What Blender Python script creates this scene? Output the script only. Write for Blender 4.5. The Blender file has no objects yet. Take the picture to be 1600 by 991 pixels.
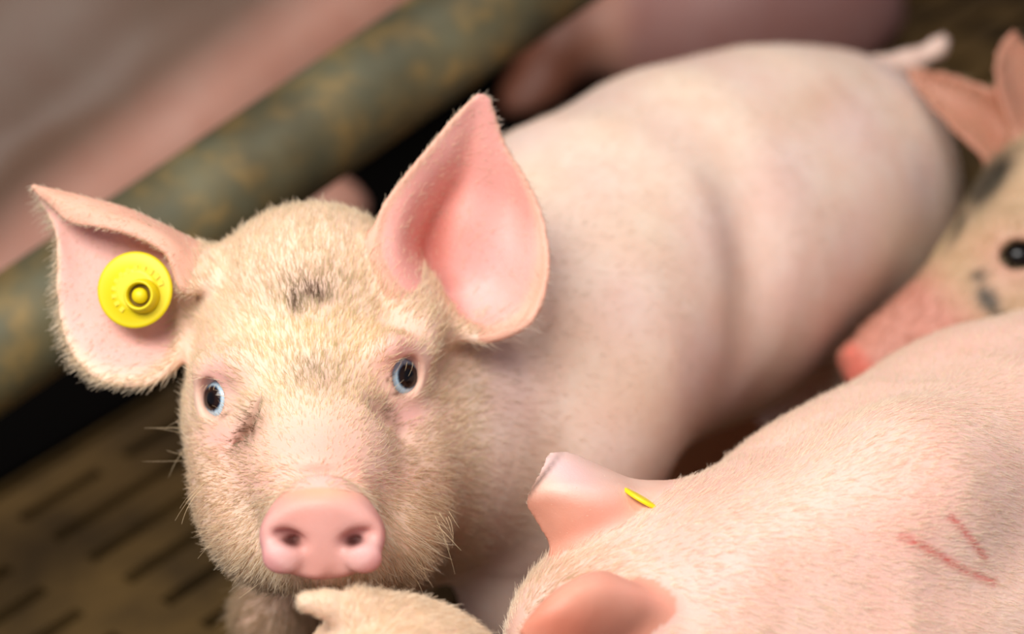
import bpy, math
import numpy as np
from mathutils import Vector, Matrix
from mathutils.bvhtree import BVHTree

# ------------------------------------------------------------------ camera, light, exposure
FOC, H = 3111.1, 0.82                      # focal length in pixels of a 1600 px frame, camera height
TH, RO = math.radians(30), math.radians(9) # pitch down, roll
sc = bpy.context.scene
C = sc.collection
_F = np.array([0, math.cos(TH), -math.sin(TH)])
_r0 = np.array([1., 0, 0]); _u0 = np.array([0, math.sin(TH), math.cos(TH)])
_R = math.cos(RO)*_r0 - math.sin(RO)*_u0
_U = math.sin(RO)*_r0 + math.cos(RO)*_u0
M3 = np.stack([_R, _U, -_F], 1)            # columns: frame axes in the world
LOC = np.array([0, 0, H])
UPV = M3.T @ np.array([0, 0, 1.])          # world up in the modelling frame
def V(px, py, d): return np.array([(px-800)/FOC*d, (495.5-py)/FOC*d, -d])
def W(p): return np.asarray(p) @ M3.T + LOC
def toV(w): return (np.asarray(w)-LOC) @ M3
cam = bpy.data.cameras.new('camera'); co = bpy.data.objects.new('camera', cam); C.objects.link(co)
mw = Matrix.Identity(4)
for i in range(3):
    for j in range(3): mw[i][j] = M3[i, j]
    mw[i][3] = LOC[i]
co.matrix_world = mw
cam.lens = 70; cam.sensor_width = 36; cam.clip_start = .05
cam.dof.use_dof = True; cam.dof.focus_distance = 0.985; cam.dof.aperture_fstop = 3.0
sc.camera = co
wd = bpy.data.worlds.new('barn_air'); sc.world = wd; wd.use_nodes = True
wd.node_tree.nodes['Background'].inputs[0].default_value = (.86, .86, 1.08, 1)
wd.node_tree.nodes['Background'].inputs[1].default_value = 0.23
def area(name, loc, target, size, power, col):
    l = bpy.data.lights.new(name, 'AREA'); l.shape = 'RECTANGLE'; l.size, l.size_y = size
    l.energy = power; l.color = col
    o = bpy.data.objects.new(name, l); C.objects.link(o); o.location = loc
    o.rotation_euler = (Vector(target)-Vector(loc)).to_track_quat('-Z', 'Y').to_euler()
    return o
area('ceiling_lamp_light', (-.42, .12, 1.62), (.05, 1.0, .25), (1.1, .6), 27, (1, .96, .91))
area('overhead_lamp_light', (.5, 1.3, 2.3), (.1, 1.1, .2), (1.2, .3), 8, (1, .93, .85))
vs = sc.view_settings
vs.view_transform = 'Standard'; vs.look = 'None'; vs.gamma = 1; vs.exposure = 0.40; vs.use_curve_mapping = False
sc.cycles.use_denoising = True
sc.cycles.max_bounces = 6; sc.cycles.diffuse_bounces = 3; sc.cycles.transparent_max_bounces = 4
rng = np.random.default_rng(7)

# ------------------------------------------------------------------ helpers
def lin(r, g, b):
    c = np.array([r, g, b])/255.
    return np.where(c < .04045, c/12.92, ((c+.055)/1.055)**2.4)
def tag(o, label=None, cat=None, group=None, kind=None):
    for k, v in (('label', label), ('category', cat), ('group', group), ('kind', kind)):
        if v: o[k] = v
    return o
def nodes(name):
    m = bpy.data.materials.new(name); m.use_nodes = True
    return m, m.node_tree.nodes, m.node_tree.links, m.node_tree.nodes['Principled BSDF']
def noise_field(p, f, seed):
    r = np.random.default_rng(seed); o = np.zeros(len(p))
    for k in range(7):
        d = r.normal(size=3); d /= np.linalg.norm(d)
        o += np.sin(p @ d * f * r.uniform(.6, 1.6) + r.uniform(0, 6.28))
    return o/4.
def skin_mat(name, sss=.22, bump=.25, rough=.5, mottle=(.97, .89, .86), hairy=900):
    m, n, l, b = nodes(name)
    at = n.new('ShaderNodeAttribute'); at.attribute_name = 'Col'
    tc = n.new('ShaderNodeTexCoord')
    ns = n.new('ShaderNodeTexNoise'); ns.inputs['Scale'].default_value = 38; ns.inputs['Detail'].default_value = 5
    l.new(tc.outputs['Object'], ns.inputs['Vector'])
    rp = n.new('ShaderNodeValToRGB'); rp.color_ramp.elements[0].position = .35; rp.color_ramp.elements[1].position = .68
    rp.color_ramp.elements[0].color = (*mottle, 1); rp.color_ramp.elements[1].color = (1, 1, 1, 1)
    l.new(ns.outputs['Fac'], rp.inputs[0])
    mx = n.new('ShaderNodeMix'); mx.data_type = 'RGBA'; mx.blend_type = 'MULTIPLY'; mx.inputs[0].default_value = 1
    l.new(at.outputs['Color'], mx.inputs[6]); l.new(rp.outputs[0], mx.inputs[7])
    l.new(mx.outputs[2], b.inputs['Base Color'])
    b.inputs['Roughness'].default_value = rough
    b.inputs['Subsurface Weight'].default_value = sss
    b.inputs['Subsurface Radius'].default_value = (1, .5, .35)
    b.inputs['Subsurface Scale'].default_value = .006
    b.inputs['Specular IOR Level'].default_value = .35
    n2 = n.new('ShaderNodeTexNoise'); n2.inputs['Scale'].default_value = hairy; n2.inputs['Detail'].default_value = 3
    l.new(tc.outputs['Object'], n2.inputs['Vector'])
    bp = n.new('ShaderNodeBump'); bp.inputs['Strength'].default_value = bump; bp.inputs['Distance'].default_value = .0006
    l.new(n2.outputs['Fac'], bp.inputs['Height']); l.new(bp.outputs[0], b.inputs['Normal'])
    return m
def hair_mat(name, rough=.45):
    m, n, l, b = nodes(name)
    at = n.new('ShaderNodeAttribute'); at.attribute_name = 'Col'
    l.new(at.outputs['Color'], b.inputs['Base Color'])
    b.inputs['Roughness'].default_value = rough
    b.inputs['Specular IOR Level'].default_value = .5
    tr = n.new('ShaderNodeBsdfTranslucent'); l.new(at.outputs['Color'], tr.inputs[0])
    mix = n.new('ShaderNodeMixShader'); mix.inputs[0].default_value = .45
    l.new(b.outputs[0], mix.inputs[1]); l.new(tr.outputs[0], mix.inputs[2])
    l.new(mix.outputs[0], n['Material Output'].inputs[0])
    return m
def plain(name, col, rough=.5, spec=.5, coat=0):
    m, n, l, b = nodes(name)
    b.inputs['Base Color'].default_value = (*col, 1); b.inputs['Roughness'].default_value = rough
    b.inputs['Specular IOR Level'].default_value = spec; b.inputs['Coat Weight'].default_value = coat
    return m

# ------------------------------------------------------------------ signed distance sculpting
class Field:
    def __init__(s, xs, ys, zs):
        s.x, s.y, s.z = (np.asarray(a, np.float32) for a in (xs, ys, zs))
        s.f = np.full((len(s.x), len(s.y), len(s.z)), 1.0, np.float32)
        s.ears = []
    def block(s, lo, hi):
        sl = []
        for a, l, h in zip((s.x, s.y, s.z), lo, hi):
            i0 = max(int(np.searchsorted(a, l))-1, 0); i1 = min(int(np.searchsorted(a, h))+1, len(a))
            if i1 <= i0: return None
            sl.append(slice(i0, i1))
        return tuple(sl)
    def coords(s, sl):
        return s.x[sl[0]][:, None, None], s.y[sl[1]][None, :, None], s.z[sl[2]][None, None, :]
    def put(s, sl, d, k, sub):
        a = s.f[sl]
        if sub:
            d = -d; h = np.maximum(k-np.abs(a-d), 0)/k; s.f[sl] = np.maximum(a, d)+h*h*k*.25
        else:
            h = np.maximum(k-np.abs(a-d), 0)/k; s.f[sl] = np.minimum(a, d)-h*h*k*.25
    def cone(s, a, b, r1, r2, k=.02, sub=False):
        a, b = np.asarray(a, np.float32), np.asarray(b, np.float32); r = max(r1, r2)+k+.006
        sl = s.block(np.minimum(a, b)-r, np.maximum(a, b)+r)
        if sl is None: return
        X, Y, Z = s.coords(sl); v = b-a; L = max(float(v@v), 1e-9)
        t = np.clip(((X-a[0])*v[0]+(Y-a[1])*v[1]+(Z-a[2])*v[2])/L, 0, 1)
        d = np.sqrt((X-a[0]-t*v[0])**2+(Y-a[1]-t*v[1])**2+(Z-a[2]-t*v[2])**2)-(r1+(r2-r1)*t)
        s.put(sl, d, k, sub)
    def chain(s, pts, k=.02, sub=False):
        for (p, r), (q, t) in zip(pts[:-1], pts[1:]): s.cone(p, q, r, t, k, sub)
    def ell(s, c, r, rot=None, k=.02, sub=False):
        c = np.asarray(c, np.float32); r = np.asarray(r, np.float32); m = r.max()+k+.006
        sl = s.block(c-m, c+m)
        if sl is None: return
        X, Y, Z = s.coords(sl); X = X-c[0]; Y = Y-c[1]; Z = Z-c[2]
        if rot is not None:                    # rows of rot = the ellipsoid's axes
            X, Y, Z = (rot[i][0]*X+rot[i][1]*Y+rot[i][2]*Z for i in range(3))
        k0 = np.sqrt((X/r[0])**2+(Y/r[1])**2+(Z/r[2])**2); k1 = np.sqrt((X/r[0]**2)**2+(Y/r[1]**2)**2+(Z/r[2]**2)**2)
        s.put(sl, k0*(k0-1)/np.maximum(k1, 1e-6), k, sub)
    def disc(s, c, rx, ry, h, rnd, rot, k=.006, power=2.4):
        c = np.asarray(c, np.float32); m = max(rx, ry)+k+.01
        sl = s.block(c-m, c+m); X, Y, Z = s.coords(sl); X = X-c[0]; Y = Y-c[1]; Z = Z-c[2]
        X, Y, Z = (rot[i][0]*X+rot[i][1]*Y+rot[i][2]*Z for i in range(3))
        e = (np.abs(X/rx)**power+np.abs(Y/ry)**power)**(1/power)
        d2 = (e-1)*min(rx, ry)+rnd; dz = np.abs(Z)-h+rnd
        d = np.minimum(np.maximum(d2, dz), 0)+np.sqrt(np.maximum(d2, 0)**2+np.maximum(dz, 0)**2)-rnd
        s.put(sl, d, k, False)
    def sheet(s, G, th, k=.006):               # G: grid of points of a curved sheet, th: thickness per point
        n, m_, _ = G.shape
        P = G.reshape(-1, 3); T = th.reshape(-1)
        faces = [(i*m_+j, i*m_+j+1, (i+1)*m_+j+1, (i+1)*m_+j) for i in range(n-1) for j in range(m_-1)]
        bvh = BVHTree.FromPolygons([tuple(p) for p in P], faces)
        far = .012+k
        sl = s.block(P.min(0)-far, P.max(0)+far); X, Y, Z = s.coords(sl)
        # coarse cull with a voxel hash of the samples
        cell = .01; occ = set()
        for q in np.unique(np.floor(P/cell).astype(int), axis=0):
            for a in (-1, 0, 1):
                for b in (-1, 0, 1):
                    for c in (-1, 0, 1): occ.add((q[0]+a, q[1]+b, q[2]+c))
        XX, YY, ZZ = np.broadcast_arrays(X, Y, Z); shp = XX.shape
        pts = np.stack([XX.ravel(), YY.ravel(), ZZ.ravel()], 1)
        key = np.floor(pts/cell).astype(np.int64); lo = key.min(0)-3; key -= lo; span = key.max(0)+4
        flat = (key[:, 0]*span[1]+key[:, 1])*span[2]+key[:, 2]
        oc = np.array(list(occ))-lo; oc = oc[((oc >= 0) & (oc < span)).all(1)]
        of = (oc[:, 0]*span[1]+oc[:, 1])*span[2]+oc[:, 2]
        idx = np.nonzero(np.isin(flat, of))[0]
        d = np.full(len(pts), .05, np.float32)
        for i in idx:
            loc, nr, fi, ds = bvh.find_nearest(pts[i].tolist(), far)
            if loc is not None: d[i] = ds-T[faces[fi][0]]
        s.put(sl, d.reshape(shp), k, False)
        nz = np.cross(G[1:, 1:]-G[:-1, :-1], G[:-1, 1:]-G[1:, :-1])[..., 2].sum()
        t0 = np.array(bvh.find_nearest(tuple((G[n//3, m_//2]+G[n//3+1, m_//2+1])/2))[1]); g0 = np.cross(G[n//3+1, m_//2+1]-G[n//3, m_//2], G[n//3, m_//2+1]-G[n//3+1, m_//2])
        s.ears.append((P, bvh, n, m_, float(np.sign(nz)*np.sign(t0@g0))))
    def ear_uv(s, i, p, N):
        """per point: u along the ear, v across, on the inner face (0/1)"""
        P, bvh, n, m_, sg = s.ears[i]; lo, hi = P.min(0)-.006, P.max(0)+.006
        u = np.zeros(len(p)); v = np.zeros(len(p)); w = np.zeros(len(p))
        for j in np.nonzero(((p > lo) & (p < hi)).all(1))[0]:
            loc, nr, fi, ds = bvh.find_nearest(p[j].tolist(), .0075)
            if loc is None: continue
            u[j] = (fi//(m_-1))/(n-2); v[j] = (fi % (m_-1))/(m_-2)*2-1
            side = sum(N[j][a]*nr[a] for a in range(3))*sg
            w[j] = min(max(side*2+.3, 0), 1)*min(max((1-abs(v[j]))*9, 0), 1)
        return u, v, w
    def floor_cut(s):
        X, Y, Z = s.coords((slice(None),)*3)
        s.f = np.maximum(s.f, -(X*UPV[0]+Y*UPV[1]+Z*UPV[2]+H-.001).astype(np.float32))
    def mesh(s, smooth=1):
        f = s.f; ins = f < 0
        n = [k-1 for k in f.shape]
        cnt = np.zeros(n, np.int8)
        for a in (0, 1):
            for b in (0, 1):
                for c in (0, 1): cnt += ins[a:a+n[0], b:b+n[1], c:c+n[2]]
        act = (cnt > 0) & (cnt < 8); I, J, K = np.nonzero(act); del cnt
        idm = np.full(n, -1, np.int64); idm[I, J, K] = np.arange(len(I))
        acc = np.zeros((len(I), 3)); num = np.zeros(len(I))
        for ax in range(3):
            for a in (0, 1):
                for b in (0, 1):
                    o = [0, 0, 0]; oth = [q for q in range(3) if q != ax]; o[oth[0]] = a; o[oth[1]] = b
                    e = list(o); e[ax] = 1
                    i0 = (I+o[0], J+o[1], K+o[2]); i1 = (I+e[0], J+e[1], K+e[2])
                    f0, f1 = f[i0].astype(float), f[i1].astype(float); cr = (f0 < 0) != (f1 < 0)
                    t = np.where(cr, f0/np.where(cr, f0-f1, 1), 0)
                    p0 = np.stack([s.x[i0[0]], s.y[i0[1]], s.z[i0[2]]], 1); p1 = np.stack([s.x[i1[0]], s.y[i1[1]], s.z[i1[2]]], 1)
                    acc += np.where(cr[:, None], p0+(p1-p0)*t[:, None], 0); num += cr
        vert = acc/num[:, None]
        quads = []
        for ax in range(3):
            o1, o2 = [q for q in range(3) if q != ax]
            sl0 = [slice(None)]*3; sl1 = [slice(None)]*3
            sl0[ax] = slice(0, -1); sl1[ax] = slice(1, None)
            for o in (o1, o2): sl0[o] = slice(1, -1); sl1[o] = slice(1, -1)
            A, B = ins[tuple(sl0)], ins[tuple(sl1)]
            idx = np.array(np.nonzero(A != B)); flip = ~A[tuple(idx)]
            g = idx.copy(); g[o1] += 1; g[o2] += 1
            def cell(d1, d2):
                q = g.copy(); q[o1] += d1; q[o2] += d2; return idm[tuple(q)]
            Q = np.stack([cell(-1, -1), cell(0, -1), cell(0, 0), cell(-1, 0)], 1)
            if ax == 1: flip = ~flip
            Q[flip] = Q[flip][:, ::-1]; quads.append(Q)
        Q = np.concatenate(quads); Q = Q[(Q >= 0).all(1)]
        for _ in range(smooth):
            for lam in (.5, -.3):
                sm = np.zeros_like(vert); c = np.zeros(len(vert))
                for a in range(4):
                    np.add.at(sm, Q[:, a], vert[Q[:, (a+1) % 4]]); np.add.at(c, Q[:, a], 1)
                    np.add.at(sm, Q[:, a], vert[Q[:, (a+3) % 4]]); np.add.at(c, Q[:, a], 1)
                vert = vert+lam*(sm/np.maximum(c, 1)[:, None]-vert)
        return vert, Q

def steps(*segs):                              # (start, step, end, step, end ...)
    out = [segs[0]]; i = 1
    while i < len(segs):
        h, e = segs[i], segs[i+1]; n = max(1, round((e-out[-1])/h))
        out += list(np.linspace(out[-1], e, n+1)[1:]); i += 2
    return np.array(out)
def mesh_obj(name, vert_v, faces, mat, parent=None, base=None, col=None, smooth=True):
    """vertices in the modelling frame -> object at base (world)"""
    w = W(vert_v)
    if base is None:
        base = np.zeros(3); p_ = parent
        while p_: base = base+np.array(p_.location); p_ = p_.parent
    me = bpy.data.meshes.new(name); base = np.array(base)
    w = w-base
    if isinstance(faces, np.ndarray):
        me.vertices.add(len(w)); me.vertices.foreach_set('co', w.astype(np.float32).ravel())
        me.loops.add(faces.size); me.loops.foreach_set('vertex_index', faces.astype(np.int32).ravel())
        me.polygons.add(len(faces)); me.polygons.foreach_set('loop_start', np.arange(0, faces.size, faces.shape[1], dtype=np.int32))
        me.polygons.foreach_set('loop_total', np.full(len(faces), faces.shape[1], dtype=np.int32))
    else: me.from_pydata([tuple(q) for q in w], [], [tuple(q) for q in faces])
    me.update(calc_edges=True); me.validate()
    if smooth: me.polygons.foreach_set('use_smooth', np.ones(len(me.polygons), bool))
    if col is not None:
        ca = me.color_attributes.new('Col', 'FLOAT_COLOR', 'POINT')
        ca.data.foreach_set('color', np.concatenate([col, np.ones((len(col), 1))], 1).astype(np.float32).ravel())
    me.materials.append(mat)
    o = bpy.data.objects.new(name, me); C.objects.link(o)
    if parent: o.parent = parent
    else: o.location = base
    return o
def normals(v, q):
    n = np.cross(v[q[:, 2]]-v[q[:, 0]], v[q[:, 3]]-v[q[:, 1]]); N = np.zeros_like(v)
    for a in range(4): np.add.at(N, q[:, a], n)
    return N/np.maximum(np.linalg.norm(N, axis=1), 1e-12)[:, None]
def px_of(p): return 800+p[:, 0]/(-p[:, 2])*FOC, 495.5-p[:, 1]/(-p[:, 2])*FOC
def cr(P, t):                                  # Catmull-Rom through rows of P at parameter array t in 0..n-1
    P = np.asarray(P, float); n = len(P); i = np.clip(np.floor(t).astype(int), 0, n-2); u = (t-i)
    u = u.reshape((-1,)+(1,)*(P.ndim-1))
    Pe = np.concatenate([(2*P[0]-P[1])[None], P, (2*P[-1]-P[-2])[None]])
    a, b, c, d = Pe[i], Pe[i+1], Pe[i+2], Pe[i+3]
    return .5*((2*b)+(-a+c)*u+(2*a-5*b+4*c-d)*u*u+(-a+3*b-3*c+d)*u**3)
def ear_grid(rows, n=70, m=44, th=.0022, base_th=.004):
    G = np.array([[V(*p) for p in r] for r in rows])
    G = cr(G, np.linspace(0, len(rows)-1, n)); G = np.swapaxes(G, 0, 1)
    G = cr(G, np.linspace(0, G.shape[0]-1, m)); G = np.swapaxes(G, 0, 1)
    u = np.linspace(0, 1, n)[:, None]; v = np.linspace(-1, 1, m)[None]
    T = th*(1-.3*u)*(1-.2*v**4)+base_th*np.exp(-u*7)
    return G, T

def fur(name, parent, vert, q, N, density, dirf, lenf, colf, mat, seed, vdata=None, radius=.00013, npt=5, lift=.35, droop=.5, wob=.12):
    r = np.random.default_rng(seed)
    a = .5*np.linalg.norm(np.cross(vert[q[:, 2]]-vert[q[:, 0]], vert[q[:, 3]]-vert[q[:, 1]]), axis=1)
    cen = vert[q].mean(1); nc = N[q].mean(1)
    D = vdata if vdata is not None else np.zeros((len(vert), 1))
    lam = a*density(cen, nc, D[q].mean(1))*1e6
    k = r.poisson(np.clip(lam, 0, 60)); fi = np.repeat(np.arange(len(q)), k)
    u, w = r.random((2, len(fi), 1)); Q = vert[q[fi]]
    root = (Q[:, 0]*(1-u)+Q[:, 1]*u)*(1-w)+(Q[:, 3]*(1-u)+Q[:, 2]*u)*w
    nn = N[q[fi]]; nr = (nn[:, 0]*(1-u)+nn[:, 1]*u)*(1-w)+(nn[:, 3]*(1-u)+nn[:, 2]*u)*w
    nr /= np.linalg.norm(nr, axis=1)[:, None]+1e-9
    D = D[q[fi, 0]]
    d = dirf(root, nr, D)
    # clumping noise
    d = d+wob*np.stack([noise_field(root, 420, 3), noise_field(root, 420, 4), noise_field(root, 420, 5)], 1)
    d = d-(d*nr).sum(1)[:, None]*nr; d /= np.linalg.norm(d, axis=1)[:, None]+1e-9
    d = d+r.normal(scale=wob*1.3, size=d.shape)
    L = lenf(root, D)*r.uniform(.6, 1.25, len(root)); L = L[:, None]
    lf = lift*r.uniform(.5, 1.6, len(root))[:, None]
    pts = np.zeros((len(root), npt, 3))
    for i in range(npt):
        t = i/(npt-1)
        pts[:, i] = root-nr*.0006+L*(t*d*(1-.15*t)+nr*lf*(t-droop*t*t))
    pts[:, :] += (r.normal(size=(len(root), 1, 3))*L[:, None]*.10)*(np.linspace(0, 1, npt)**2)[None, :, None]
    col = colf(root, r, D)
    return hair_obj(name, parent, pts, col, mat, radius, r)
def hair_obj(name, parent, pts, col, mat, radius, r):
    n, npt, _ = pts.shape
    w = W(pts.reshape(-1, 3))-np.array(parent.location)
    hc = bpy.data.hair_curves.new(name); hc.add_curves([npt]*n)
    hc.attributes['position'].data.foreach_set('vector', w.astype(np.float32).ravel())
    ra = hc.attributes.get('radius') or hc.attributes.new('radius', 'FLOAT', 'POINT')
    rr = radius*r.uniform(.7, 1.3, (n, 1))*np.linspace(1, .25, npt)[None]**.8
    ra.data.foreach_set('value', rr.astype(np.float32).ravel())
    ca = hc.attributes.new('Col', 'FLOAT_COLOR', 'POINT')
    cc = np.repeat(np.concatenate([col, np.ones((n, 1))], 1), npt, 0)
    ca.data.foreach_set('color', cc.astype(np.float32).ravel())
    hc.materials.append(mat)
    o = bpy.data.objects.new(name, hc); C.objects.link(o); o.parent = parent
    print(name, parent.name, n, 'hairs')
    return o
def drop(p, r=0.0): p = np.asarray(p, float); return p-UPV*(p@UPV+H-r)
def leg(F, top, knee, rt, rk, rf, k=.03):
    """limb from the trunk through a joint straight down to a trotter"""
    F.cone(top, knee, rt, rk, k)
    ft = drop(knee, .012); an = ft+UPV*.035
    F.cone(knee, an, rk, rf, .012)
    sd = M3.T @ np.array([.35, -.9, 0])*.012; sp = M3.T @ np.array([.9, .35, 0])*.006
    for s in (-1, 1): F.cone(an, ft+sd+s*sp, rf*.8, rf*.62, .006)
def gauss(px, py, x, y, sx, sy, ang=0):
    a = math.radians(ang); dx, dy = px-x, py-y
    u, v = dx*math.cos(a)+dy*math.sin(a), -dx*math.sin(a)+dy*math.cos(a)
    return np.exp(-(u/sx)**2-(v/sy)**2)
def blend(c, t, w): return c*(1-w[:, None])+np.asarray(t)[None]*w[:, None]
MS = skin_mat('piglet_skin')
MH = hair_mat('bristle_hair')
FACE = dict()

# ------------------------------------------------------------------ floor, pit, wall
def quad_slab(name, pts_w, mat, kind='structure'):
    me = bpy.data.meshes.new(name); n = len(pts_w)//2
    f = [tuple(range(n))[::-1], tuple(range(n, 2*n))]+[(i, (i+1) % n, n+(i+1) % n, n+i) for i in range(n)]
    me.from_pydata([tuple(p) for p in pts_w], [], f); me.materials.append(mat)
    o = bpy.data.objects.new(name, me); C.objects.link(o); tag(o, kind=kind); return o
def floor_mat():
    m, n, l, b = nodes('worn_plastic_slats')
    tc = n.new('ShaderNodeTexCoord'); ns = n.new('ShaderNodeTexNoise'); ns.inputs['Scale'].default_value = 9; ns.inputs['Detail'].default_value = 6
    l.new(tc.outputs['Object'], ns.inputs['Vector'])
    rp = n.new('ShaderNodeValToRGB'); e = rp.color_ramp.elements
    e[0].position = .35; e[0].color = (*lin(50, 38, 20), 1); e[1].position = .7; e[1].color = (*lin(104, 80, 42), 1)
    l.new(ns.outputs['Fac'], rp.inputs[0]); l.new(rp.outputs[0], b.inputs['Base Color']); b.inputs['Roughness'].default_value = .7; b.inputs['Specular IOR Level'].default_value = .15
    return m
FA = math.radians(42)
fd1 = np.array([math.cos(FA), math.sin(FA), 0]); fd2 = np.array([math.sin(FA), -math.cos(FA), 0]); fo = np.array([-.35, 1.05, 0])
def build_floor():
    P, SL, SW, EN = .044, .17, .0125, .040
    us = [-1.6]
    while us[-1] < 2.6: us += [us[-1]+EN/2, us[-1]+EN/2+SL/2-.012, us[-1]+EN/2+SL/2+.012, us[-1]+EN/2+SL, us[-1]+EN+SL]
    us = np.array(us); vsn = [-.42]; 
    rows = []
    v = -.42; r = 0
    while v < 2.0:
        vsn += [v+(P-SW), v+P]; rows += ['bar', 'slot%d' % (r % 3)]; v += P; r += 1
    vsn = np.array(vsn); verts = {}; vl = []; faces = []
    def vid(i, j):
        if (i, j) not in verts:
            verts[(i, j)] = len(vl); vl.append(us[i]*fd1+vsn[j]*fd2+fo)
        return verts[(i, j)]
    for j, kind in enumerate(rows):
        for i in range(len(us)-1):
            ph = i % 5
            hole = False
            if kind == 'slot0': hole = ph in (1, 2, 3)
            if kind == 'slot1': hole = ph in (1, 2, 3)
            if kind == 'slot2': hole = ph in (1, 3)
            if (j//2) % 22 in (0, 21): hole = False
            if not hole: faces.append((vid(i, j), vid(i+1, j), vid(i+1, j+1), vid(i, j+1)))
    me = bpy.data.meshes.new('floor'); me.from_pydata([tuple(p) for p in vl], [], faces); me.materials.append(floor_mat())
    o = bpy.data.objects.new('floor', me); C.objects.link(o); tag(o, kind='structure')
    md = o.modifiers.new('thick', 'SOLIDIFY'); md.thickness = .03; md.offset = 1 if me.polygons[0].normal.z < 0 else -1
    up_ = np.array([0, 0, .006])
    # added black plate beyond the pipe, stands in for shade under sow and crate
    shade_black = plain('painted_shade_black', lin(7, 6, 5), 1, .02)
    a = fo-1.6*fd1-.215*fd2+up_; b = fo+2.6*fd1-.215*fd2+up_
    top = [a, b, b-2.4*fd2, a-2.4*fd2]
    quad_slab('floor_shade_plate', [p-np.array([0, 0, .03]) for p in top]+top, shade_black)
    pit = plain('pit_dark', lin(14, 11, 9), .9, .1)
    c = [np.array(p) for p in ((-3, -1.5, -.5), (4, -1.5, -.5), (4, 5, -.5), (-3, 5, -.5))]
    quad_slab('floor_pit', [p-np.array([0, 0, .03]) for p in c]+c, pit)
    wm = plain('barn_wall', lin(120, 105, 90), .9, .2)
    c = [np.array(p) for p in ((-3, 4.6, -.5), (4, 4.6, -.5), (4, 4.7, -.5), (-3, 4.7, -.5))]
    quad_slab('wall_back', c+[p+np.array([0, 0, 3.0]) for p in c], wm)
build_floor()
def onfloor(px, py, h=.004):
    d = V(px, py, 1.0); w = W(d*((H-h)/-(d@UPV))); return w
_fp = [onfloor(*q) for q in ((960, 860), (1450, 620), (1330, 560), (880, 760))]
quad_slab('floor_panel', [p-np.array([0, 0, .003]) for p in _fp]+_fp, plain('lit_brown_panel', lin(196, 132, 84), .8, .2))  # brown lightened so the panel looks lit within the belly's shadow

# ------------------------------------------------------------------ crate pipe
def tube(name, pts_w, rad, mat, seg=32, parent=None, base=None, sub=10, wob=0):
    """straight or bent tube through world points"""
    P = np.asarray(pts_w, float); t = np.linspace(0, len(P)-1, (len(P)-1)*sub+1)
    Cn = np.stack([np.interp(t, np.arange(len(P)), P[:, i]) for i in range(3)], 1)
    T = np.gradient(Cn, axis=0); T /= np.linalg.norm(T, axis=1)[:, None]
    ref = np.array([0, 0, 1.]) if abs(T[0][2]) < .9 else np.array([1., 0, 0])
    vv = []
    for c, d in zip(Cn, T):
        a = np.cross(d, ref); a /= np.linalg.norm(a); b = np.cross(a, d)
        for s in range(seg):
            g = 2*math.pi*s/seg; vv.append(c+rad*(a*math.cos(g)+b*math.sin(g)))
    f = [(i*seg+s, i*seg+(s+1) % seg, (i+1)*seg+(s+1) % seg, (i+1)*seg+s) for i in range(len(Cn)-1) for s in range(seg)]
    f += [tuple(range(seg))[::-1], tuple(range((len(Cn)-1)*seg, len(Cn)*seg))]
    return mesh_obj(name, toV(vv), f, mat, parent, base)
def pipe_mat():
    m, n, l, b = nodes('grimy_galvanised_steel')
    tc = n.new('ShaderNodeTexCoord')
    n1 = n.new('ShaderNodeTexNoise'); n1.inputs['Scale'].default_value = 42; n1.inputs['Detail'].default_value = 4
    n2 = n.new('ShaderNodeTexNoise'); n2.inputs['Scale'].default_value = 13; n2.inputs['Detail'].default_value = 3
    l.new(tc.outputs['Object'], n1.inputs['Vector']); l.new(tc.outputs['Object'], n2.inputs['Vector'])
    r1 = n.new('ShaderNodeValToRGB'); e = r1.color_ramp.elements
    e[0].position = .36; e[0].color = (*lin(100, 98, 74), 1); e[1].position = .66; e[1].color = (*lin(136, 114, 68), 1)
    x = e.new(.5); x.color = (*lin(106, 98, 68), 1)
    r2 = n.new('ShaderNodeValToRGB'); g = r2.color_ramp.elements
    g[0].position = .35; g[0].color = (.5, .48, .40, 1); g[1].position = .65; g[1].color = (1.05, 1.03, .98, 1)
    l.new(n1.outputs['Fac'], r1.inputs[0]); l.new(n2.outputs['Fac'], r2.inputs[0])
    mx = n.new('ShaderNodeMix'); mx.data_type = 'RGBA'; mx.blend_type = 'MULTIPLY'; mx.inputs[0].default_value = 1
    l.new(r1.outputs[0], mx.inputs[6]); l.new(r2.outputs[0], mx.inputs[7]); l.new(mx.outputs[2], b.inputs['Base Color'])
    b.inputs['Roughness'].default_value = .62; b.inputs['Metallic'].default_value = .15
    return m
PM = pipe_mat()
pa, pb = W(V(0, 538, 1.28)), W(V(745, 29, 1.42)); pd = (pb-pa)/np.linalg.norm(pb-pa)
p0, p1 = pa-pd*.45, pb+pd*1.5
pipe = tube('crate_pipe', [p0, p1], .0385, PM, seg=40, base=np.array([p0[0], p0[1], 0]), sub=40)
tag(pipe, 'thick grimy galvanised crate pipe running diagonally behind the tagged piglet', 'pipe')
for e, s in ((p0, .02), (p1, -.02)):
    q = e+pd*s; tube('post', [np.array([q[0], q[1], 0]), q+np.array([0, 0, .05])], .024, PM, 24, parent=pipe, sub=2)

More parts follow.
